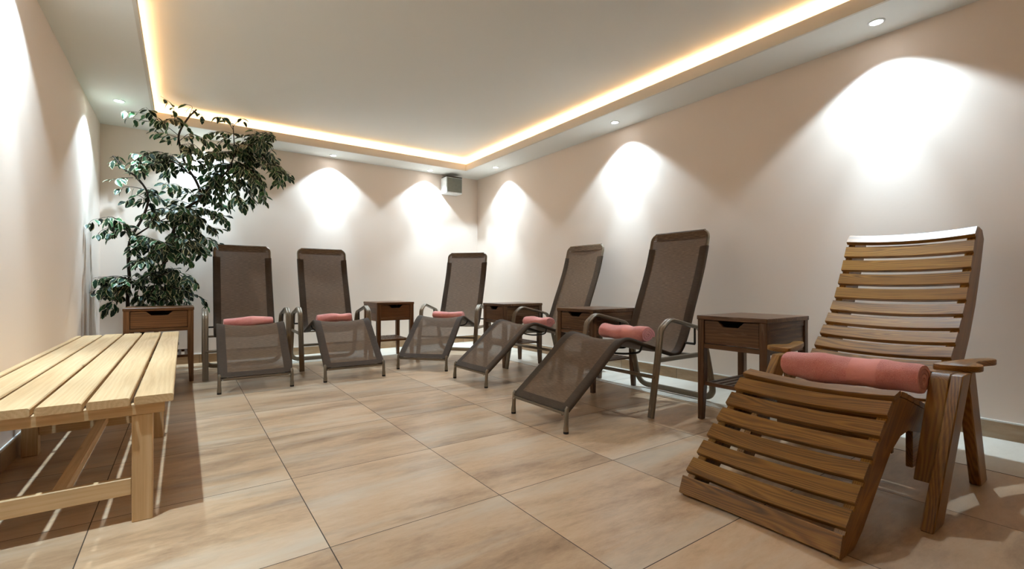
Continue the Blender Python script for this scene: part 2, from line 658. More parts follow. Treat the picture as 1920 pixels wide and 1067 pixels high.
# tile skirting with a pale strip along its top edge
for nm, a, b in (('baseboard_left', (XL, YF, 0), (XL + .011, YB, .1)), ('baseboard_right', (XR - .011, YF, 0), (XR, YB, .1)),
                 ('baseboard_back', (XL + .011, YB - .011, 0), (XR - .011, YB, .1)), ('baseboard_front', (XL + .011, YF, 0), (XR - .011, YF + .011, .1))):
    bm = new_bm(); box2(bm, a, b, bev=0)
    s = struct(nm, bm, M_SKIRT)
    bm = new_bm()
    box2(bm, (a[0], a[1], .1), (b[0], b[1], .109), bev=0)
    tag(build('top_strip', bm, M_SKIRT_TOP, s), kind='structure')

# warm light strip lying in the cove
bm = new_bm()
o = 0.045
bm.free()
for a, b, lab in (((TX0 - o - .012, TY0 - o), (TX0 - o, TY1 + o), 'left edge'), ((TX1 + o, TY0 - o), (TX1 + o + .012, TY1 + o), 'right edge'),
                  ((TX0 - o + .002, TY1 + o), (TX1 + o - .002, TY1 + o + .012), 'back edge'), ((TX0 - o + .002, TY0 - o - .012), (TX1 + o - .002, TY0 - o), 'near edge')):
    bm = new_bm()
    box2(bm, (a[0], a[1], H + .031), (b[0], b[1], H + .068), bev=0)
    tag(build('light_strip', bm, M_STRIP), 'warm glowing light strip in the ceiling cove along the %s of the raised centre' % lab, 'light strip', 'cove light strips')


# ---------------------------------------------------------------- recessed spots
def make_downlight():
    t = thing('downlight', 'x', 'ceiling light', group='recessed ceiling spots')
    bm = new_bm()
    prof = []
    n = 28
    rr = [(.047, -.0), (.047, -.004), (.043, -.007), (.036, -.006), (.034, -.001), (.034, .002)]
    rings = [[bm.verts.new((r * math.cos(2 * math.pi * i / n), r * math.sin(2 * math.pi * i / n), z)) for i in range(n)] for r, z in rr]
    for a, b in zip(rings, rings[1:]):
        for i in range(n):
            bm.faces.new((a[i], a[(i + 1) % n], b[(i + 1) % n], b[i]))
    build('trim_ring', bm, M_WHITE, t)
    bm = new_bm()
    c = [bm.verts.new((.034 * math.cos(2 * math.pi * i / n), .034 * math.sin(2 * math.pi * i / n), -.0015)) for i in range(n)]
    bm.faces.new(c[::-1])
    build('lens', bm, M_LENS, t, recalc=False)
    li = bpy.data.lights.new('spot_beam', 'SPOT')
    li.energy = SPOT_W
    li.color = SPOT_COL
    li.spot_size = R(108)
    li.spot_blend = 0.28
    li.shadow_soft_size = 0.022
    lo = bpy.data.objects.new('spot_beam', li)
    COL.objects.link(lo)
    lo.location = (0, 0, -.03)
    lo.parent = t
    li = bpy.data.lights.new('middle_beam', 'SPOT')
    li.energy = MID_W
    li.color = SPOT_COL
    li.spot_size = R(92)
    li.spot_blend = 1.0
    li.shadow_soft_size = 0.022
    lo = bpy.data.objects.new('middle_beam', li)
    COL.objects.link(lo)
    lo.location = (0, 0, -.03)
    lo.parent = t
    li = bpy.data.lights.new('centre_beam', 'SPOT')
    li.energy = BEAM_W
    li.color = SPOT_COL
    li.spot_size = R(46)
    li.spot_blend = 1.0
    li.shadow_soft_size = 0.022
    lo = bpy.data.objects.new('centre_beam', li)
    COL.objects.link(lo)
    lo.location = (0, 0, -.03)
    lo.parent = t
    return t


SPOTS = [
    ((-.49, 5.665), 'recessed white spot in the left soffit beside the top of the tree'),
    ((-.49, 3.37), 'recessed white spot in the left soffit above the middle of the slatted bench'),
    ((-.49, 1.95), 'recessed white spot in the left soffit above the near end of the slatted bench'),
    ((.23, 6.40), 'recessed white spot in the back soffit hidden behind the tree crown'),
    ((1.62, 6.41), 'recessed white spot in the back soffit right of the tree crown'),
    ((3.01, 6.41), 'recessed white spot in the back soffit left of the wall speaker'),
    ((3.715, 5.705), 'recessed white spot in the right soffit nearest the back corner'),
    ((3.715, 3.408), 'recessed white spot in the right soffit above the fabric recliners'),
    ((3.697, 1.132), 'recessed white spot in the right soffit above the wooden recliner, largest in view'),
]
proto = make_downlight()
for i, ((x, y), lab) in enumerate(SPOTS):
    if i == 0:
        proto.location = (x, y, H)
        proto['label'] = lab
    else:
        dup(proto, lab, (x, y, H), 0)

# ---------------------------------------------------------------- wall speaker
t = thing('wall_speaker', 'small white box speaker with grey front high on the back wall by the corner', 'speaker', (3.40, YB, 2.435))
bm = new_bm()
box2(bm, (-.135, -.19, -.122), (.135, 0, .122), bev=.006, seg=2)
build('cabinet', bm, M_WHITE, t)
bm = new_bm()
box2(bm, (-.123, -.198, -.104), (.128, -.1902, .110), bev=.003)
build('grille', bm, M_GRILLE, t)
bm = new_bm()
box2(bm, (-.13, -.20, .1225), (.13, -.02, .135), bev=0)  # dark strip standing in for the shaded gap above the cabinet
build('gap_shade_strip', bm, M_DARKM, t)


# ================================================================ pine bench
def make_bench():
    t = thing('slatted_bench', 'long pale pine bench with wide slats standing along the left wall', 'bench', (-.372, 3.83, 0))
    x0, y0 = .372, -3.83      # local = world + (x0, y0)
    bm = new_bm()
    for i in range(6):
        xr = -.030 - .1335 * i
        ya, yb = 2.258 + rnd.uniform(-.012, .012), 5.295 + rnd.uniform(-.02, .02)
        m = new_bm()
        hw = .0605
        prof = [(-hw, -.012), (-hw + .004, -.015), (hw - .004, -.015), (hw, -.012), (hw, .009), (hw - .003, .0135), (hw - .007, .015), (-hw + .007, .015), (-hw + .003, .0135), (-hw, .009)]
        xc = xr - hw + x0
        path = [(xc, ya + y0 + .005, .465), (xc, ya + y0 + .008, .465)] + [(xc, ya + (yb - ya) * k / 6 + y0, .465) for k in range(1, 6)] + [(xc, yb + y0, .465)]
        sweep(bm, path, prof, wide=(-1, 0, 0))
    build('bench_top', bm, M_PINE, t)
    frames = (2.262, 3.47, 5.12)
    for k, fy in enumerate(frames):
        fy = fy + (.018 if k == 0 else 0)
        bm = new_bm()
        box2(bm, (-.708 + x0, fy + y0, .408), (-.058 + x0, fy + .032 + y0, .4495), axis='x', bev=.002)
        build('top_rail', bm, M_PINE, t)
        for xx in (-.127, -.66):
            bm = new_bm()
            box2(bm, (xx - .032 + x0, fy + .004 + y0, 0), (xx + .032 + x0, fy + .066 + y0, .4075), axis='z', bev=.003)
            build('leg', bm, M_PINE, t)
        bm = new_bm()
        box2(bm, (-.627 + x0, fy + .012 + y0, .105), (-.160 + x0, fy + .040 + y0, .168), axis='x', bev=.002)
        build('lower_rail', bm, M_PINE, t)
    bm = new_bm()
    box2(bm, (-.385 + x0, 2.322 + y0, .128), (-.345 + x0, 3.48 + y0, .166), axis='y', bev=.002)
    box2(bm, (-.385 + x0, 3.512 + y0, .128), (-.345 + x0, 5.13 + y0, .166), axis='y', bev=.002)
    build('stretcher', bm, M_PINE, t)
    return t


make_bench()


# ================================================================ side tables
def make_table(label, loc, rz, w, d, mt):
    t = thing('side_table', label, 'side table', loc, rz, None)
    hw, hd = w / 2, d / 2
    bm = new_bm()
    box2(bm, (-hw - .004, -hd - .004, .672), (hw + .004, hd + .004, .70), axis='x', bev=.003)
    build('tabletop', bm, mt, t)
    for sx in (-1, 1):
        for sy in (-1, 1):
            bm = new_bm()
            cx, cy = sx * (hw - .023), sy * (hd - .023)
            q = new_bm()
            bmesh.ops.create_cube(q, size=1.0, matrix=Matrix.Translation((0, 0, .336)) @ Matrix.Diagonal((.046, .046, .672, 1)))
            bmesh.ops.bisect_plane(q, geom=q.verts[:] + q.edges[:] + q.faces[:], plane_co=(0, 0, .25), plane_no=(0, 0, 1))
            for v in q.verts:
                if v.co.z < .01:
                    v.co.x = v.co.x * .74 + sx * .006
                    v.co.y = v.co.y * .74 + sy * .006
            bmesh.ops.bevel(q, geom=q.edges[:], offset=.0025, segments=1, affect='EDGES')
            set_grain(q, 'z')
            absorb(bm, q, Matrix.Translation((cx, cy, 0)))
            build('leg', bm, mt, t)
    for sx in (-1, 1):
        bm = new_bm()
        x = sx * (hw - .018)
        box2(bm, (x - .008, -hd + .046, .475), (x + .008, hd - .046, .672), axis='y', bev=.001)
        box2(bm, (x - .014 + sx * .004, -hd + .046, .635), (x + .008 + sx * .004, hd - .046, .672), axis='y', bev=.002)
        build('side_panel', bm, mt, t)
    bm = new_bm()
    box2(bm, (-hw + .046, hd - .03, .475), (hw - .046, hd - .014, .672), axis='x', bev=.001)
    build('back_panel', bm, mt, t)
    bm = new_bm()
    box2(bm, (-hw + .046, -hd + .004, .482), (hw - .046, -hd + .035, .512), axis='x', bev=.002)
    build('front_rail', bm, mt, t)
    # drawer with a cut-out finger grip
    bm = new_bm()
    a = hw - .049
    g = w * .19
    zt = .667
    pts = [(-a, .516), (a, .516), (a, zt), (g, zt), (g - .038, zt - .036), (-g + .038, zt - .036), (-g, zt), (-a, zt)]
    prism(bm, pts, -hd + .006, -hd + .026, axis='x', bev=.002)
    box2(bm, (-a, -hd + .030, .516), (a, hd - .05, .628), axis='x', bev=.001)
    build('drawer', bm, mt, t)
    bm = new_bm()
    for sy in (-1, 1):
        box2(bm, (-hw + .040, sy * (hd - .024) - .010, .232), (hw - .040, sy * (hd - .024) + .010, .256), axis='x', bev=.002)
    n = int((w - .1) / .042)
    for i in range(n):
        x = -hw + .058 + (w - .116) * i / (n - 1)
        box2(bm, (x - .012, -hd + .034, .238), (x + .012, hd - .034, .254), axis='y', bev=.002)
    build('shelf', bm, mt, t)
    return t


# a table's drawer looks along its own -Y
make_table('reddish wooden side table below the tree, between the pine bench and leftmost recliner', (-.175, 5.585, 0), 0, .515, .50, M_TEAK2)
make_table('brown wooden side table by the back wall between the second and third recliners from left', (2.105, 5.69, 0), 0, .46, .50, M_TEAK2)
make_table('dark worn wooden side table near the back corner, right of the diagonal recliner', (2.855 + .27, 4.44, 0), R(-90), .43, .53, M_TEAK)
make_table('dark worn wooden side table between the two fabric recliners along the right wall', (2.80 + .27, 3.04, 0), R(-90), .455, .54, M_TEAK)
make_table('dark worn wooden side table between the rightmost fabric recliner and the wooden recliner', (2.858 + .27, 1.648, 0), R(-90), .46, .545, M_TEAK)


# ================================================================ fabric recliners
SLING = [(0, .125), (.10, .205), (.25, .325), (.40, .455), (.475, .512), (.535, .534), (.61, .522), (.75, .478), (.90, .432), (1.0, .402), (1.07, .388), (1.13, .405),
         (1.185, .47), (1.245, .59), (1.305, .74), (1.37, .89), (1.43, 1.04), (1.472, 1.17), (1.503, 1.288)]


def sling_curve(per=5):
    c = catmull([(u, 0, z) for u, z in SLING], per)
    s = [0.0]
    for a, b in zip(c, c[1:]):
        s.append(s[-1] + (b - a).length)
    return c, s


def make_recliner():
    t = thing('reclining_chair', 'x', 'recliner', group='fabric recliners')
    c, s = sling_curve()
    n = len(c)
    W = .272
    nor = []
    for i in range(n):
        d = (c[min(i + 1, n - 1)] - c[max(i - 1, 0)]).normalized()
        nor.append(Vector((-d.z, 0, d.x)))
    # fabric: two close skins joined round the edge, sagging between the rails
    bm = new_bm()
    l = bm.verts.layers.float_vector['gr']
    tot = s[-1]
    def sag(i):
        u = s[i] / tot
        k = .018 * max(0.0, 1 - abs(s[i] - .70) / .28) ** .7
        return .004 + .010 * min(1, u / .3) + k
    hem_top = min(range(n), key=lambda i: abs(s[i] - HEM_END))
    def section(i):
        """(lateral, along the normal, width coordinate) across the cloth, hems wrapped round the rails"""
        sg = sag(i)
        flat = [-1 + 2 * j / 16 for j in range(17)]
        mid = [(v * W, .0148 - sg * (1 - v * v), v * W) for v in flat]
        if i > hem_top:
            return mid
        right = [(W + .0148 * math.sin(a), .0148 * math.cos(a), W) for a in (R(30), R(60), R(90), R(120), R(150), R(180))]
        right += [(W - .05, -.004 - sg * .3, .23)]
        left = [(-a, b, -c_) for a, b, c_ in right][::-1]
        return left + mid + right
    prev = None
    for i in range(n):
        row = []
        for a_, b_, w_ in section(i):
            q = bm.verts.new(c[i] + Vector((0, a_, 0)) + nor[i] * b_)
            q[l] = Vector((s[i], w_, 0))
            row.append(q)
        if prev:
            if len(prev) != len(row):
                prev = prev[7:-7]
            for j in range(len(row) - 1):
                bm.faces.new((prev[j], prev[j + 1], row[j + 1], row[j]))
        prev = row
    build('sling', bm, M_MESH, t, angle=60, recalc=False)
    # rail loop inside the hems: up one side, across the rounded head, down the other
    k0 = 0
    side_r = [Vector((p.x, -W, p.z)) for p in c]
    top = c[-1]
    d = (c[-1] - c[-2]).normalized()
    left = [Vector((p.x, W, p.z)) for p in c][::-1]
    r = .055
    corner_r = [top + Vector((0, -W, 0)) + d * r * math.sin(a) + Vector((0, r - r * math.cos(a), 0)) for a in (R(22), R(45), R(68), R(90))]
    corner_l = [top + Vector((0, W, 0)) + d * r * math.sin(a) - Vector((0, r - r * math.cos(a), 0)) for a in (R(90), R(68), R(45), R(22))]
    bm = new_bm()
    sweep(bm, side_r + corner_r + corner_l + left, circ(.0125, 10), wide=(0, 1, 0))
    build('rail_frame', bm, M_FRAME, t)
    # fabric sleeve round the head bar
    bm = new_bm()
    l = bm.verts.layers.float_vector['gr']
    hb = top + d * r
    rows = []
    for i in range(7):
        f = i / 6
        base = top + nor[-1] * .0135
        q = base.lerp(hb + nor[-1] * .0145, f)
        hw = W if f < .2 else W - .036 * ((f - .2) / .8) ** 1.5
        rows.append([q + Vector((0, -hw + 2 * hw * j / 12, 0)) for j in range(13)])
    for a in range(1, 7):
        ang = a / 6 * math.pi
        q = hb + nor[-1] * .0145 * math.cos(ang) + d * .0145 * math.sin(ang)
        rows.append([q + Vector((0, -(W - .036) + 2 * (W - .036) * j / 12, 0)) for j in range(13)])
    for a in range(1, 4):
        q = hb - nor[-1] * .0145 - d * .02 * a
        rows.append([q + Vector((0, -(W - .036) + 2 * (W - .036) * j / 12, 0)) for j in range(13)])
    vv = [[bm.verts.new(p) for p in row] for row in rows]
    for row in vv:
        for q in row:
            q[l] = Vector((1.95 + q.co.z * .3, q.co.y * .9, 0))
    for a, b in zip(vv, vv[1:]):
        for j in range(12):
            bm.faces.new((a[j], a[j + 1], b[j + 1], b[j]))
    build('head_sleeve', bm, M_MESH, t, angle=60)
    # foot bar and two posts
    bm = new_bm()
    sweep(bm, [(.008, -W, .118), (.008, W, .118)], circ(.0125, 10))
    build('foot_bar', bm, M_FRAME, t)
    for sy in (-1, 1):
        bm = new_bm()
        y = sy * (W + .004)
        sweep(bm, [(-.004, y, .014), (-.004, y, .035), (-.002, y, .06), (0, y, .10), (.003, y, .145), (.012, y, .158)], circ(.0135, 12), scale=[1.3, 1.25, 1.05, 1, 1, .8])
        f = build('foot_post', bm, M_FRAME, t)
        bm = new_bm()
        sweep(bm, [(-.004, y, 0), (-.004, y, .016)], circ(.0165, 12))
        build('rubber_foot', bm, M_RUBBER, f)
        bm = new_bm()
        sweep(bm, [(-.012, y - sy * .022, .115), (-.019, y - sy * .022, .112)], circ(.006, 8))
        build('bolt', bm, M_CHROME, f)
    # one bent flat tube: front leg, arm, rear leg, floor bar and back up
    A = .362
    def halfpath(sy):
        return [(.683, sy * A, .004), (.735, sy * A, .28), (.79, sy * A, .60), (.885, sy * A, .665), (1.265, sy * A, .578), (1.335, sy * A, .39), (1.437, sy * A, .032)]
    pr = halfpath(-1)
    pl = halfpath(1)[::-1]
    rad = [0, .6, .07, .10, .09, .5, .105]
    path = fillet(pr + pl, rad + rad[::-1], seg=9)
    prof = [(-.025, -.004), (-.021, -.010), (-.013, -.0125), (-.004, -.0115), (0, -.0095), (.004, -.0115), (.013, -.0125), (.021, -.010), (.025, -.004),
            (.025, .004), (.021, .010), (.013, .0125), (.004, .0115), (0, .0095), (-.004, .0115), (-.013, .0125), (-.021, .010), (-.025, .004)]
    bm = new_bm()
    sweep(bm, path, prof, wide=(0, 1, 0))
    build('arm_frame', bm, M_FRAME, t)
    for sy in (-1, 1):
        bm = new_bm()
        sweep(bm, [(.757, sy * A, .387), (1.337, sy * A, .387)], circ(.010, 8, .018), wide=(0, 1, 0))
        build('side_rail', bm, M_FRAME, t)
        bm = new_bm()
        sweep(bm, [(1.185, sy * W, .47), (1.185, sy * (A + .0), .47)], circ(.009, 8))
        sweep(bm, [(1.185, sy * A, .47), (1.185, sy * A, .60)], circ(.008, 8))
        build('pivot_bracket', bm, M_DARKM, t)
    bm = new_bm()
    sweep(bm, [(.732, -A, .272), (.732, A, .272)], circ(.013, 10, .017), wide=(0, 0, 1))
    build('front_crossbar', bm, M_FRAME, t)
    bm = new_bm()
    sweep(bm, [(1.342, -A, .36), (1.342, A, .36)], circ(.011, 10))
    build('rear_crossbar', bm, M_FRAME, t)
    bm = new_bm()
    bow = [(.70, -W, .478), (.705, -.25, .44)] + [(.71, y, .40 + .9 * y * y * .6) for y in (-.2, -.12, -.04, .04, .12, .2)] + [(.705, .25, .44), (.70, W, .478)]
    sweep(bm, catmull(bow, 3), circ(.0075, 8))
    build('bowed_brace', bm, M_DARKM, t)
    return t


RECL = [
    ((.522, 4.565, 0), R(88.9), 'taupe mesh recliner facing the viewer beside the tree, leftmost of the five'),
    ((1.36, 4.563, 0), R(88.5), 'taupe mesh recliner facing the viewer, second from the left, right beside the leftmost one'),
    ((2.086, 4.64, 0), R(41.7), 'taupe mesh recliner turned diagonally in front of the back corner, third of five'),
    ((2.18, 3.783, 0), R(1.7), 'taupe mesh recliner along the right wall, farther of the two standing there'),
    ((1.91, 2.42, 0), R(0), 'taupe mesh recliner along the right wall, nearest and largest of the fabric ones'),
]
proto = make_recliner()
for i, (loc, rz, lab) in enumerate(RECL):
    if i == 0:
        proto.location = loc
        proto.rotation_euler = (0, 0, rz)
        proto['label'] = lab
    else:
        dup(proto, lab, loc, rz)


# ================================================================ wooden recliner
WTOP = [(.0, .012), (.035, .082), (.14, .17), (.26, .268), (.38, .364), (.475, .442), (.545, .478), (.62, .474), (.78, .425), (.93, .378), (1.02, .372), (1.11, .41), (1.20, .472),
        (1.30, .556), (1.43, .675), (1.56, .810), (1.66, .965), (1.735, 1.10), (1.80, 1.215)]


def make_lounger():
    t = thing('wooden_recliner', 'oiled wooden slatted recliner with curved footrest at the right edge of the room', 'recliner', (1.74, .935, 0), 0)
    c = catmull([(u, 0, z) for u, z in WTOP], 12)
    s = [0.0]
    for a, b in zip(c, c[1:]):
        s.append(s[-1] + (b - a).length)
    def at(d):
        for i in range(len(s) - 1):
            if s[i + 1] >= d:
                f = (d - s[i]) / (s[i + 1] - s[i])
                p = c[i].lerp(c[i + 1], f)
                tn = (c[min(i + 2, len(c) - 1)] - c[max(i - 1, 0)]).normalized()
                return p, tn
        return c[-1], (c[-1] - c[-2]).normalized()
    HW = .300
    TH = .022
    def slat(bm, d, w, bow, tilt=0.0):
        p, tn = at(d)
        if tilt:
            tn = Matrix.Rotation(tilt, 3, 'Y') @ tn
        nm = Vector((-tn.z, 0, tn.x))
        ch = .003
        a, h = w / 2, TH
        prof = [(-a, -h + 0), (a, -h + 0), (a, -ch), (a - ch, 0), (-a + ch, 0), (-a, -ch)]
        l = bm.verts.layers.float_vector['gr']
        off = roff()
        rings = []
        ns = 14
        for k in range(ns + 1):
            y = -HW + 2 * HW * k / ns
            off_n = -bow * (1 - (y / HW) ** 2)
            ring = []
            for x, z in prof:
                v = bm.verts.new(p + tn * x + nm * (z + off_n) + Vector((0, y, 0)))
                v[l] = Vector((y, x, z)) + off
                ring.append(v)
            rings.append(ring)
        m = len(prof)
        for a_, b_ in zip(rings, rings[1:]):
            for j in range(m):
                bm.faces.new((a_[j], a_[(j + 1) % m], b_[(j + 1) % m], b_[j]))
        bm.faces.new(rings[0][::-1])
        bm.faces.new(rings[-1])
    # lengths along the curve of the knee and of the seat's low point
    ik = min(range(len(c)), key=lambda i: abs(c[i].x - .555) + (0 if c[i].z > .3 else 9))
    il = min(range(len(c)), key=lambda i: abs(c[i].x - 1.02) + abs(c[i].z - .372))
    sk, sl = s[ik], s[il]
    bm = new_bm()
    pitch = (sk - .045) / 7.0
    for k in range(8):
        slat(bm, .040 + pitch * k if k else .040, .073, .018)
    build('footrest_slats', bm, M_ASH, t)
    bm = new_bm()
    ns = 6
    for k in range(ns):
        slat(bm, sk + .085 + (sl - sk - .10) * k / (ns - 1), .072, .016)
    build('seat_slats', bm, M_ASH, t)
    bm = new_bm()
    nb = 12
    for k in range(nb):
        slat(bm, sl + .075 + (s[-1] - .012 - sl - .075) * k / (nb - 1), .074, .022, tilt=R(20) if k == nb - 1 else 0)
    build('backrest_slats', bm, M_ASH, t)
    # shaped side boards below the slats
    def under(i, off):
        p = c[i]
        tn = (c[min(i + 1, len(c) - 1)] - c[max(i - 1, 0)]).normalized()
        return (p.x + tn.z * off, p.z - tn.x * off)
    for sy in (-1, 1):
        y0, y1 = sorted((sy * .298, sy * .262))
        bm = new_bm()
        top = [under(i, TH + .0005) for i in range(3, il + 4, 4)]
        seat = [(1.10, .30), (1.0, .262), (.936, .250), (.80, .280), (.693, .306), (.593, .300), (.48, .256), (.342, .152), (.20, .04), (.125, .0), (.02, .0)]
        prism(bm, [p for p in top if p[1] >= 0.0] + seat, y0, y1, bev=.003, gdir=(.78, 0, .62))
        build('side_board', bm, M_ASH, t)
        bm = new_bm()
        top = [under(i, TH + .0005) for i in range(il + 4, len(c), 4)] + [under(len(c) - 1, TH)]
        end = [(1.875, 1.228), (1.945, 1.215), (1.985, 1.165), (1.90, .985), (1.79, .795), (1.66, .625), (1.50, .465), (1.36, .34), (1.22, .27), (1.10, .255)]
        prism(bm, top + end, y0, y1, bev=.003, gdir=(.55, 0, .83))
        build('back_board', bm, M_ASH, t)
    # A-shaped legs outside the boards
    for sy in (-1, 1):
        y0, y1 = (-.424, -.384) if sy < 0 else (.303, .343)
        bm = new_bm()
        prism(bm, [(.475, 0), (.605, 0), (1.015, .527), (.890, .527)], y0, y1, bev=.004, gdir=(.55, 0, .83))
        build('leg', bm, M_ASH, t)
        bm = new_bm()
        prism(bm, [(1.185, 0), (1.30, 0), (1.085, .527), (1.02, .527), (.985, .475)], y0, y1, bev=.004, gdir=(-.5, 0, .86))
        build('leg', bm, M_ASH, t)
        if sy < 0:
            bm = new_bm()
            prism(bm, [(.655, .125), (.765, .098), (.985, .527), (.90, .527), (.865, .505)], -.3835, -.32, bev=.003, gdir=(.45, 0, .89))
            build('inner_upright', bm, M_ASH, t)
        bm = new_bm()
        yy = sorted((sy * .2615, sy * .236))
        prism(bm, [(.88, .10), (1.38, .085), (1.36, .26), (.88, .26)], yy[0], yy[1], bev=.003, axis='x')
        build('side_stretcher', bm, M_ASH, t)
        # paddle-shaped arm
        o = [(.94, .30), (.955, .375), (.99, .418), (1.035, .428), (1.085, .415), (1.12, .392), (1.17, .385), (1.24, .402), (1.30, .420), (1.345, .418), (1.362, .396), (1.335, .368),
             (1.24, .335), (1.12, .308), (1.0, .285), (.955, .28)]
        pts = [(a + .045, sy * (b + .022)) for a, b in catmull_xy(o)]
        bm = new_bm()
        prism(bm, pts, .5275, .555, plane='xy', axis='x', bev=.005, seg=2)
        build('armrest', bm, M_ASH, t)
    bm = new_bm()
    box2(bm, (.715, -.2355, .188), (.737, .2355, .335), axis='y', bev=.003)
    build('front_stretcher', bm, M_ASH, t)
    return t


def catmull_xy(o):
    n = len(o)
    out = []
    for i in range(n):
        a, b, c, d = (Vector(o[(i + k) % n]) for k in (-1, 0, 1, 2))
        for k in range(3):
            t = k / 3
            p = 0.5 * ((2 * b) + (c - a) * t + (2 * a - 5 * b + 4 * c - d) * t * t + (3 * b - a - 3 * c + d) * t ** 3)
            out.append((p.x, p.y))
    return out


make_lounger()


# ================================================================ rolled towels
def make_towel(label, loc, rz, length=.42, rad=.058, seed=1, tilt=0.0, flat=.86):
    r = random.Random(seed)
    bm = new_bm()
    l = bm.verts.layers.float_vector['gr']
    turns, th = 3.2, rad * .27
    na = 96
    r_out = rad - th / 2
    ph = [r.uniform(0, 6.28) for _ in range(6)]
    ns = 34
    rings = []
    for k in range(ns + 1):
        x = -length / 2 + length * k / ns
        e = abs(2 * k / ns - 1)
        pinch = 1 - .10 * max(0, (e - .9) / .1) ** 2
        lump = 1 + .055 * math.sin(x * 14 + ph[0]) + .04 * math.sin(x * 29 + ph[1]) - .11 * math.exp(-((x + .075) / .045) ** 2)
        sagz = .006 * math.sin(x * 9 + ph[2])
        row_o, row_i = [], []
        for i in range(na + 1):
            f = i / na
            a = f * turns * 2 * math.pi + 2.2
            rr = (r_out - th * turns * (1 - f)) if True else 0
            w = 1 + .04 * math.sin(3 * a + x * 12 + ph[3]) + .035 * math.sin(2 * a - x * 21 + ph[4]) + .012 * math.sin(7 * a + x * 40 + ph[5])
            tel = 0
            for row, sgn in ((row_o, .5), (row_i, -.5)):
                q = max(.002, rr + sgn * th * .80) * lump * pinch * w
                p = Vector((x + r.uniform(-.0006, .0006), q * math.cos(a), q * math.sin(a) * flat + sagz))
                v = bm.verts.new(p)
                v[l] = Vector((x, f, sgn))
                row.append(v)
        rings.append(row_o + row_i[::-1])
    m = len(rings[0])
    for a_, b_ in zip(rings, rings[1:]):
        for j in range(m):
            bm.faces.new((a_[j], a_[(j + 1) % m], b_[(j + 1) % m], b_[j]))
    for ring, fl in ((rings[0], True), (rings[-1], False)):
        h = m // 2
        for i in range(h - 1):
            q = (ring[i], ring[i + 1], ring[m - 2 - i], ring[m - 1 - i])
            bm.faces.new(q[::-1] if fl else q)
    o = build('rolled_towel', bm, M_TOWEL, None, angle=50)
    o.location = loc
    o.rotation_euler = (0, tilt, rz)
    return tag(o, label, 'towel', 'rolled pink towels')


def on_recliner(k, u, y, z):
    loc, rz, _ = RECL[k]
    M = Matrix.Translation(loc) @ Matrix.Rotation(rz, 4, 'Z')
    return M @ Vector((u, y, z)), rz


for k, (lab, u, y, ln, rd, dz, dr) in enumerate((
        ('rolled pink towel lying on the leftmost fabric recliner', .775, .0, .43, .062, .0, 2),
        ('rolled pink towel lying on the second fabric recliner from the left', .775, .02, .36, .065, .0, 0),
        ('rolled pink towel lying on the diagonal recliner before the back corner', .775, .0, .38, .063, .0, 0),
        ('rolled pink towel on the farther right-wall recliner, half hidden by a side table', .82, .0, .44, .066, .0, -6),
        ('rolled pink towel with its spiral end showing on the nearest fabric recliner', .80, -.03, .45, .080, .0, -3))):
    zc = .478 - (u - .75) * .305 + .012 + rd * .88
    p, rz = on_recliner(k, u, y, zc + dz)
    make_towel(lab, p, rz + R(90 + dr), ln, rd, seed=k + 3)
make_towel('thick rolled pink terry towel lying on the seat of the wooden recliner', (1.74 + .825, .935 - .038, .418 + .078), R(88), .555, .092, seed=21, flat=.88)

PLANT_BRANCHES = [
    (0.02, 0.007, [(-0.257, 6.08, 0.607), (-0.184, 6.059, 1.038), (-0.129, 6.038, 1.244), (-0.073, 6.017, 1.498), (0.002, 5.996, 1.685), (0.145, 5.975, 1.836), (0.115, 5.955, 1.992), (0.02, 5.934, 2.159), (-0.027, 5.913, 2.329), (-0.036, 5.892, 2.458), (0.038, 5.871, 2.625), (0.112, 5.85, 2.726)]),
    (0.011, 0.004, [(0.146, 6.0, 1.84), (0.253, 5.96, 1.987), (0.371, 5.92, 2.113), (0.45, 5.88, 2.307), (0.446, 5.84, 2.463), (0.433, 5.8, 2.615)]),
    (0.009, 0.003, [(0.116, 5.98, 2.043), (0.02, 5.935, 2.091), (-0.072, 5.89, 2.159), (-0.214, 5.845, 2.172), (-0.349, 5.8, 2.14)]),
    (0.018, 0.006, [(-0.443, 6.1, 0.612), (-0.442, 6.075, 0.968), (-0.449, 6.05, 1.166), (-0.43, 6.025, 1.363), (-0.325, 6.0, 1.611), (-0.289, 5.975, 1.811), (-0.375, 5.95, 1.973), (-0.474, 5.925, 2.041), (-0.554, 5.9, 2.152)]),
    (0.008, 0.003, [(-0.432, 6.05, 1.365), (-0.461, 5.983, 1.467), (-0.506, 5.917, 1.543), (-0.628, 5.85, 1.515)]),
    (0.009, 0.004, [(-0.423, 6.05, 1.377), (-0.273, 6.025, 1.507), (-0.128, 6.0, 1.606)]),
]
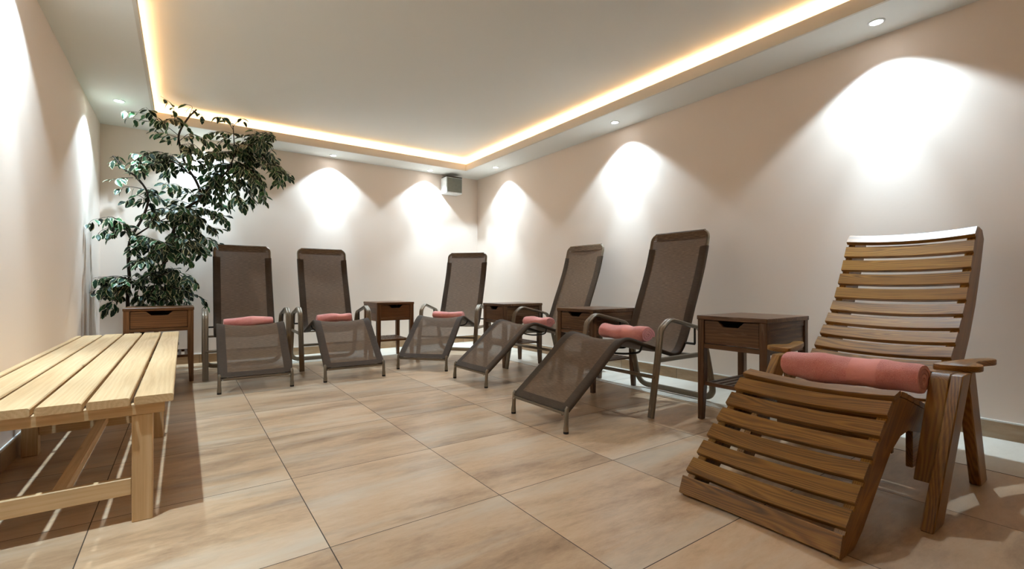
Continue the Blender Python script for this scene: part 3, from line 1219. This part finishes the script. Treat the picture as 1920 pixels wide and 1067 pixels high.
PLANT_TWIGS = {
    'sparse': [
        [(-0.036, 5.92, 2.443), (-0.127, 5.859, 2.499), (-0.23, 5.799, 2.549), (-0.346, 5.738, 2.561), (-0.455, 5.677, 2.54)],
        [(-0.165, 5.971, 2.534), (-0.244, 5.709, 2.563), (-0.285, 5.538, 2.564)],
        [(-0.239, 6.021, 2.567), (-0.326, 5.993, 2.564), (-0.464, 5.995, 2.57)],
        [(-0.13, 6.004, 2.516), (-0.225, 6.123, 2.553), (-0.266, 6.241, 2.531)],
        [(-0.074, 5.966, 2.63), (-0.091, 5.85, 2.726), (-0.185, 5.733, 2.759)],
        [(0.038, 5.973, 2.655), (0.075, 5.899, 2.756), (0.019, 5.825, 2.754)],
        [(0.057, 5.966, 2.704), (0.143, 5.938, 2.713), (0.191, 5.91, 2.645)],
        [(0.449, 6.018, 2.631), (0.364, 5.825, 2.679), (0.276, 5.632, 2.627)],
        [(0.445, 5.96, 2.639), (0.514, 5.909, 2.734), (0.54, 5.857, 2.689)],
        [(-0.377, 5.988, 1.98), (-0.472, 5.897, 2.057), (-0.561, 5.807, 2.109)],
        [(-0.414, 6.034, 1.983), (-0.485, 5.855, 1.94), (-0.533, 5.676, 1.88)],
        [(-0.338, 5.92, 1.863), (-0.438, 5.884, 1.866), (-0.509, 5.848, 1.83)],
        [(-0.483, 6.032, 2.084), (-0.546, 6.174, 2.193), (-0.55, 6.316, 2.247)],
        [(-0.346, 6.044, 1.928), (-0.418, 6.09, 2.038), (-0.369, 6.136, 2.077), (-0.318, 6.181, 2.07)],
    ],
    'mid': [
        [(0.019, 5.956, 2.6), (-0.09, 5.829, 2.587), (-0.141, 5.702, 2.518)],
        [(-0.027, 5.888, 2.391), (0.056, 5.834, 2.46), (0.168, 5.781, 2.421), (0.252, 5.727, 2.377)],
        [(-0.027, 5.915, 2.353), (0.093, 5.78, 2.34), (0.164, 5.645, 2.186)],
        [(-0.036, 5.887, 2.412), (-0.092, 5.927, 2.435), (-0.165, 5.968, 2.466)],
        [(0.449, 6.012, 2.58), (0.332, 5.959, 2.569), (0.23, 5.907, 2.524)],
        [(0.429, 5.886, 2.496), (0.329, 5.901, 2.434), (0.27, 5.916, 2.334)],
        [(0.001, 5.885, 2.192), (0.132, 5.838, 2.201), (0.169, 5.791, 2.128)],
        [(0.02, 5.904, 2.13), (0.056, 5.771, 2.22), (0.036, 5.638, 2.252)],
        [(-0.018, 6.033, 2.128), (-0.112, 6.062, 2.121), (-0.149, 6.09, 2.075)],
        [(-0.304, 5.916, 1.8), (-0.259, 6.086, 1.9), (-0.21, 6.255, 1.817)],
        [(-0.309, 6.016, 1.771), (-0.381, 6.049, 1.813), (-0.435, 6.082, 1.768)],
        [(-0.287, 5.926, 1.804), (-0.259, 6.109, 1.699), (-0.23, 6.292, 1.632)],
        [(0.136, 5.994, 1.838), (0.02, 5.874, 1.875), (-0.053, 5.753, 1.912), (-0.138, 5.633, 1.881)],
        [(0.059, 5.988, 1.759), (-0.055, 6.007, 1.796), (-0.129, 6.027, 1.791)],
        [(-0.482, 6.037, 1.471), (-0.546, 5.823, 1.55), (-0.662, 5.61, 1.495)],
        [(-0.482, 6.029, 1.492), (-0.532, 6.024, 1.51), (-0.613, 6.018, 1.46), (-0.645, 6.013, 1.436)],
        [(-0.459, 5.96, 1.443), (-0.511, 5.977, 1.463), (-0.545, 5.995, 1.397)],
        [(-0.128, 6.027, 1.289), (-0.054, 6.042, 1.224), (0.06, 6.056, 1.276)],
        [(-0.42, 5.882, 1.137), (-0.327, 6.055, 1.17), (-0.227, 6.228, 1.181)],
        [(-0.073, 6.014, 1.497), (-0.016, 5.924, 1.333), (0.021, 5.833, 1.171)],
        [(-0.126, 5.899, 1.147), (-0.235, 5.983, 1.08), (-0.275, 6.066, 1.037)],
    ],
    'dense': [
        [(0.46, 6.012, 2.388), (0.576, 5.891, 2.5), (0.69, 5.771, 2.574), (0.813, 5.65, 2.529)],
        [(0.452, 5.908, 2.362), (0.577, 6.024, 2.547), (0.734, 6.14, 2.687), (0.902, 6.256, 2.686)],
        [(0.501, 6.001, 2.416), (0.651, 5.802, 2.514), (0.754, 5.604, 2.411)],
        [(0.498, 5.962, 2.406), (0.643, 5.81, 2.501), (0.756, 5.657, 2.414)],
        [(0.505, 6.048, 2.379), (0.68, 6.055, 2.434), (0.816, 6.063, 2.382), (1.004, 6.07, 2.204)],
        [(0.495, 5.932, 2.35), (0.688, 6.038, 2.427), (0.825, 6.144, 2.416), (1.044, 6.251, 2.25)],
        [(0.543, 5.993, 2.299), (0.705, 5.895, 2.302), (0.824, 5.797, 2.226), (0.898, 5.7, 2.07)],
        [(0.541, 5.978, 2.295), (0.715, 5.94, 2.33), (0.835, 5.901, 2.231), (0.912, 5.863, 2.096)],
        [(0.454, 5.936, 2.272), (0.598, 5.899, 2.189), (0.701, 5.862, 2.074), (0.719, 5.825, 1.875)],
        [(0.462, 6.042, 2.297), (0.604, 5.934, 2.198), (0.7, 5.827, 2.051), (0.715, 5.719, 1.84)],
        [(0.41, 5.9, 2.163), (0.54, 5.963, 2.072), (0.611, 6.026, 1.969), (0.629, 6.089, 1.805)],
        [(0.414, 5.949, 2.173), (0.556, 5.982, 2.07), (0.603, 6.016, 1.977), (0.618, 6.049, 1.794)],
        [(0.379, 6.049, 2.14), (0.472, 6.162, 2.05), (0.524, 6.274, 1.898)],
        [(0.373, 5.95, 2.12), (0.432, 5.78, 1.976), (0.475, 5.61, 1.788)],
        [(0.332, 5.942, 2.065), (0.301, 6.128, 1.949), (0.374, 6.313, 1.824)],
        [(0.338, 6.048, 2.086), (0.306, 6.169, 1.964), (0.359, 6.29, 1.829)],
        [(0.251, 5.918, 1.979), (0.178, 6.107, 1.932), (0.143, 6.296, 1.861)],
        [(0.251, 5.931, 1.982), (0.168, 6.121, 1.922), (0.149, 6.311, 1.862)],
        [(0.462, 6.043, 2.395), (0.35, 5.92, 2.348), (0.245, 5.797, 2.302)],
        [(0.454, 5.934, 2.368), (0.33, 5.813, 2.301), (0.234, 5.691, 2.261)],
        [(0.438, 5.999, 2.235), (0.339, 6.074, 2.261), (0.24, 6.148, 2.238)],
        [(0.436, 5.975, 2.23), (0.345, 6.048, 2.254), (0.239, 6.12, 2.245)],
        [(0.503, 6.024, 2.397), (0.586, 5.993, 2.33), (0.648, 5.963, 2.16)],
        [(0.496, 5.947, 2.378), (0.602, 6.029, 2.347), (0.66, 6.112, 2.194)],
        [(0.512, 5.885, 2.414), (0.63, 6.009, 2.49), (0.756, 6.133, 2.491), (0.842, 6.257, 2.456)],
        [(0.515, 5.919, 2.423), (0.624, 5.951, 2.466), (0.727, 5.983, 2.437), (0.827, 6.015, 2.39)],
        [(0.357, 6.037, 2.159), (0.261, 6.17, 2.147), (0.204, 6.303, 1.992)],
        [(0.349, 5.898, 2.13), (0.266, 5.981, 2.119), (0.201, 6.064, 1.936)],
        [(0.416, 5.982, 2.253), (0.526, 5.805, 2.184), (0.632, 5.628, 1.999)],
        [(0.412, 5.932, 2.241), (0.557, 6.102, 2.256), (0.717, 6.272, 2.11)],
        [(0.378, 6.032, 2.161), (0.301, 6.147, 2.173), (0.244, 6.262, 2.114)],
        [(0.379, 6.048, 2.164), (0.279, 5.956, 2.124), (0.229, 5.865, 2.035)],
        [(0.02, 5.982, 2.112), (-0.073, 5.917, 2.187), (-0.215, 5.852, 2.239), (-0.348, 5.787, 2.138)],
        [(0.02, 6.046, 2.125), (-0.075, 6.104, 2.247), (-0.216, 6.162, 2.307), (-0.371, 6.22, 2.248)],
        [(-0.074, 6.005, 2.183), (-0.18, 5.878, 2.14), (-0.296, 5.752, 2.074), (-0.371, 5.626, 2.057)],
        [(-0.073, 5.931, 2.168), (-0.178, 5.918, 2.165), (-0.306, 5.904, 2.088), (-0.381, 5.891, 2.1)],
        [(0.002, 5.931, 1.677), (0.116, 5.993, 1.719), (0.257, 6.056, 1.717), (0.394, 6.118, 1.639)],
        [(0.002, 6.038, 1.691), (0.124, 5.961, 1.719), (0.254, 5.884, 1.681), (0.369, 5.807, 1.596)],
        [(0.002, 5.924, 1.653), (0.135, 5.943, 1.621), (0.233, 5.963, 1.537), (0.274, 5.983, 1.519)],
        [(0.002, 5.895, 1.649), (0.127, 6.043, 1.648), (0.233, 6.191, 1.544), (0.296, 6.34, 1.54)],
        [(-0.035, 5.965, 1.586), (0.095, 5.872, 1.495), (0.188, 5.779, 1.401), (0.261, 5.686, 1.33)],
        [(-0.035, 5.899, 1.579), (0.092, 6.042, 1.509), (0.207, 6.185, 1.421), (0.276, 6.329, 1.364)],
        [(-0.053, 5.91, 1.511), (0.04, 5.987, 1.387), (0.138, 6.063, 1.328), (0.18, 6.139, 1.311)],
        [(-0.054, 5.936, 1.514), (0.044, 6.07, 1.399), (0.157, 6.203, 1.351), (0.176, 6.337, 1.306)],
        [(-0.017, 6.042, 1.643), (-0.13, 6.066, 1.705), (-0.24, 6.089, 1.675), (-0.313, 6.113, 1.649)],
        [(-0.017, 5.898, 1.625), (-0.136, 5.848, 1.676), (-0.228, 5.799, 1.637), (-0.299, 5.75, 1.596)],
        [(-0.055, 6.023, 1.569), (-0.167, 6.096, 1.568), (-0.28, 6.169, 1.59)],
        [(-0.054, 5.978, 1.564), (-0.157, 5.862, 1.548), (-0.264, 5.746, 1.535)],
        [(-0.073, 6.041, 1.477), (-0.126, 5.892, 1.325), (-0.14, 5.743, 1.183)],
        [(-0.072, 5.912, 1.465), (-0.122, 6.066, 1.322), (-0.151, 6.219, 1.224)],
        [(-0.035, 5.932, 1.605), (0.059, 6.036, 1.626), (0.14, 6.139, 1.525)],
        [(-0.035, 5.941, 1.606), (0.047, 5.938, 1.63), (0.144, 5.935, 1.496)],
        [(-0.036, 5.951, 1.653), (0.02, 5.819, 1.686), (-0.069, 5.686, 1.703)],
        [(-0.036, 6.046, 1.665), (0.011, 6.02, 1.708), (-0.07, 5.995, 1.744)],
        [(-0.42, 6.003, 1.362), (-0.335, 5.875, 1.378), (-0.226, 5.746, 1.352), (-0.12, 5.617, 1.305)],
        [(-0.417, 5.954, 1.358), (-0.334, 5.915, 1.393), (-0.236, 5.875, 1.356), (-0.123, 5.836, 1.305)],
        [(-0.431, 6.039, 1.232), (-0.32, 5.916, 1.317), (-0.211, 5.794, 1.27)],
        [(-0.43, 6.027, 1.231), (-0.319, 5.887, 1.328), (-0.199, 5.748, 1.264)],
        [(-0.129, 6.048, 1.336), (-0.231, 5.878, 1.231), (-0.325, 5.707, 1.133)],
        [(-0.129, 6.029, 1.335), (-0.218, 5.845, 1.219), (-0.32, 5.66, 1.13)],
        [(-0.126, 5.925, 1.417), (-0.034, 5.784, 1.388), (0.056, 5.643, 1.36)],
        [(-0.127, 5.928, 1.418), (-0.022, 6.023, 1.395), (0.054, 6.118, 1.401)],
        [(-0.427, 5.88, 0.966), (-0.556, 5.939, 0.987), (-0.707, 5.997, 0.975)],
        [(-0.428, 5.894, 0.966), (-0.542, 5.906, 0.994), (-0.689, 5.918, 0.959)],
        [(-0.446, 6.019, 0.945), (-0.551, 5.885, 0.922), (-0.632, 5.751, 0.738)],
        [(-0.436, 5.881, 0.944), (-0.547, 5.85, 0.925), (-0.649, 5.819, 0.732)],
        [(-0.453, 5.994, 0.967), (-0.598, 6.033, 0.901), (-0.691, 6.073, 0.815)],
        [(-0.45, 5.954, 0.966), (-0.587, 5.828, 0.892), (-0.653, 5.702, 0.826)],
        [(-0.431, 5.927, 0.923), (-0.51, 5.984, 0.858), (-0.598, 6.04, 0.685)],
        [(-0.429, 5.907, 0.923), (-0.514, 6.041, 0.86), (-0.617, 6.176, 0.686)],
        [(-0.428, 6.009, 0.967), (-0.359, 6.001, 0.923), (-0.393, 5.994, 0.747)],
        [(-0.425, 5.962, 0.967), (-0.359, 6.025, 0.921), (-0.397, 6.089, 0.756)],
        [(-0.255, 6.043, 0.924), (-0.311, 6.078, 0.969), (-0.383, 6.113, 1.036)],
        [(-0.251, 5.932, 0.923), (-0.306, 5.884, 0.973), (-0.374, 5.837, 1.03)],
        [(-0.215, 5.93, 0.99), (-0.089, 5.912, 1.036), (0.04, 5.894, 1.015), (0.059, 5.876, 0.992)],
        [(-0.215, 5.91, 0.99), (-0.074, 5.831, 1.051), (0.025, 5.751, 0.999), (0.042, 5.672, 0.983)],
        [(-0.199, 5.974, 0.946), (-0.052, 5.871, 0.969), (0.058, 5.767, 0.879)],
        [(-0.199, 5.955, 0.946), (-0.06, 6.052, 0.986), (0.071, 6.149, 0.893)],
        [(-0.179, 5.889, 0.923), (-0.015, 5.794, 0.857), (0.13, 5.699, 0.79), (0.202, 5.604, 0.703)],
        [(-0.18, 5.939, 0.924), (-0.031, 5.997, 0.86), (0.147, 6.054, 0.78), (0.22, 6.112, 0.668)],
        [(-0.198, 5.954, 0.879), (-0.072, 6.051, 0.809), (0.062, 6.148, 0.735)],
        [(-0.196, 5.885, 0.879), (-0.081, 5.85, 0.814), (0.065, 5.814, 0.734)],
        [(-0.237, 6.03, 0.879), (-0.303, 5.934, 0.813), (-0.332, 5.838, 0.707)],
        [(-0.232, 5.897, 0.879), (-0.3, 6.094, 0.793), (-0.348, 6.291, 0.684)],
        [(-0.234, 5.954, 0.924), (-0.255, 6.046, 0.811), (-0.223, 6.138, 0.694)],
        [(-0.233, 5.928, 0.923), (-0.262, 5.89, 0.8), (-0.209, 5.851, 0.698)],
        [(-0.197, 5.92, 0.923), (-0.124, 5.829, 0.813), (-0.069, 5.738, 0.704)],
        [(-0.198, 5.951, 0.924), (-0.14, 6.092, 0.796), (-0.09, 6.233, 0.68)],
        [(-0.272, 6.01, 1.013), (-0.182, 5.981, 1.059), (-0.09, 5.952, 1.082)],
        [(-0.268, 5.925, 1.012), (-0.181, 6.031, 1.054), (-0.078, 6.138, 1.078)],
    ],
}


# ================================================================ the tree
def make_tree():
    r = random.Random(5)
    t = thing('potted_fig_tree', 'tall potted tree with pale-edged dark green leaves in the left back corner', 'plant', (-.2, 6.08, 0))
    O = Vector((-.2, 6.08, 0))
    bm = new_bm()
    n = 24
    rr = [(.0, .0), (.12, .0), (.125, .01), (.158, .27), (.165, .275), (.165, .30), (.152, .30), (.148, .27), (.0, .262)]
    rings = [[bm.verts.new((max(a, .001) * math.cos(2 * math.pi * i / n), max(a, .001) * math.sin(2 * math.pi * i / n), z)) for i in range(n)] for a, z in rr[:-1]]
    for a, b in zip(rings, rings[1:]):
        for i in range(n):
            bm.faces.new((a[i], a[(i + 1) % n], b[(i + 1) % n], b[i]))
    build('pot', bm, M_POT, t)
    bm = new_bm()
    bm.faces.new([bm.verts.new((.148 * math.cos(2 * math.pi * i / n), .148 * math.sin(2 * math.pi * i / n), .272)) for i in range(n)])
    build('soil', bm, M_SOIL, t)
    bm = new_bm()
    for k, (ra, rb, pts) in enumerate(PLANT_BRANCHES):
        pts = [Vector(p) - O for p in pts]
        if k in (0, 3):
            pts = [Vector((.02 if k == 0 else -.03, 0, .26))] + pts
        c = catmull(pts, 5)
        m = len(c)
        sweep(bm, c, circ(1.0, 8), scale=[ra + (rb - ra) * i / (m - 1) for i in range(m)])
    build('branches', bm, M_BARK, t)
    tw = new_bm()
    lv = new_bm()
    gl = lv.verts.layers.float_vector['gr']
    def add_leaf(p, d, up, ln, wd):
        d = d.normalized()
        side = d.cross(up)
        if side.length < .05:
            side = d.orthogonal()
        side.normalize()
        nm = side.cross(d)
        tone = r.random()
        curl = r.uniform(.10, .32)
        prof = [0.0, .55, .95, 1.0, .78, .36, .0]
        st = [0, .14, .32, .52, .74, .91, 1.0]
        fold = r.uniform(.15, .4)
        rows = []
        for f, w in zip(st, prof):
            base = p + d * (ln * f) - nm * (curl * ln * f * f)
            row = []
            if w == 0:
                v = lv.verts.new(base)
                v[gl] = Vector((.9 if f > .5 else .2, tone, 0))
                row = [v] * 5
            else:
                for q in (-1, -.55, 0, .55, 1):
                    v = lv.verts.new(base + side * (q * w * wd / 2) + nm * (abs(q) * w * wd / 2 * fold))
                    v[gl] = Vector((abs(q) ** 1.0 * .95, tone, 0))
                    row.append(v)
            rows.append(row)
        for a, b in zip(rows, rows[1:]):
            for j in range(4):
                vs = []
                for v in (a[j], a[j + 1], b[j + 1], b[j]):
                    if v not in vs:
                        vs.append(v)
                if len(vs) > 2:
                    lv.faces.new(vs)
    SP = {'sparse': .037, 'mid': .031, 'dense': .030}
    def free(pw):
        if pw.x < XL + .014 or pw.y > YB - .014 or pw.z > HC - .02: return False
        if pw.z > H - .012 and (pw.x < TX0 + .012 or pw.y > TY1 - .012): return False
        if pw.z < .75 and pw.y < 5.90: return False
        return True
    def hang(p, tn, sg):
        sd = tn.cross(Vector((0, 0, 1)))
        if sd.length < .1: sd = Vector((1, 0, 0))
        sd.normalize()
        d = tn * r.uniform(.2, .9) + sd * sg * r.uniform(.25, 1.0) + Vector((0, 0, -1)) * r.uniform(.25, 1.1)
        d += Vector((r.uniform(-.5, .5), r.uniform(-.5, .5), r.uniform(-.2, .3)))
        up = Vector((r.uniform(-.6, .6), r.uniform(-1.0, .1), 1.0))
        ln = r.uniform(.066, .10)
        p2 = p + d.normalized() * .010
        if free(p2 + d.normalized() * ln + O) and free(p2 + O):
            add_leaf(p2, d, up, ln, ln * r.uniform(.46, .56))
    for kind, lst in PLANT_TWIGS.items():
        for pts in lst:
            pts = [(x, y, max(z, .745) if y < 5.92 else z) for x, y, z in pts]
            c = catmull([Vector(p) - O for p in pts], 8)
            m = len(c)
            sweep(tw, c, circ(1.0, 5), scale=[.0035 - .0022 * i / (m - 1) for i in range(m)])
            total = sum((b - a).length for a, b in zip(c, c[1:]))
            cnt = max(4, int(total / SP[kind]))
            for k in range(cnt):
                f = (k + r.uniform(.2, .8)) / cnt
                if kind == 'sparse' and f < .2: continue
                i = min(int(f * (m - 1)), m - 2)
                p = c[i].lerp(c[i + 1], f * (m - 1) - i)
                tn = (c[i + 1] - c[i]).normalized()
                hang(p, tn, 1 if k % 2 else -1)
                if kind != 'sparse' and r.random() < (.5 if kind == 'mid' else .36):
                    # a short side shoot with its own few leaves
                    d = (tn * r.uniform(.2, .8) + Vector((r.uniform(-1, 1), r.uniform(-1, 1), r.uniform(-.7, .45)))).normalized()
                    sl = r.uniform(.05, .11)
                    q = [p, p + d * sl * .5 + Vector((0, 0, .004)), p + d * sl + Vector((0, 0, -.012))]
                    if not free(q[2] + O): continue
                    sweep(tw, q, circ(.0014, 4))
                    for e in range(3 if kind == 'mid' else 4):
                        g = (e + 1) / (3 if kind == 'mid' else 4)
                        hang(q[0].lerp(q[2], g), d, 1 if e % 2 else -1)
    build('twigs', tw, M_BARK, t)
    build('foliage', lv, M_LEAF, t, angle=60, recalc=False)
    return t


make_tree()
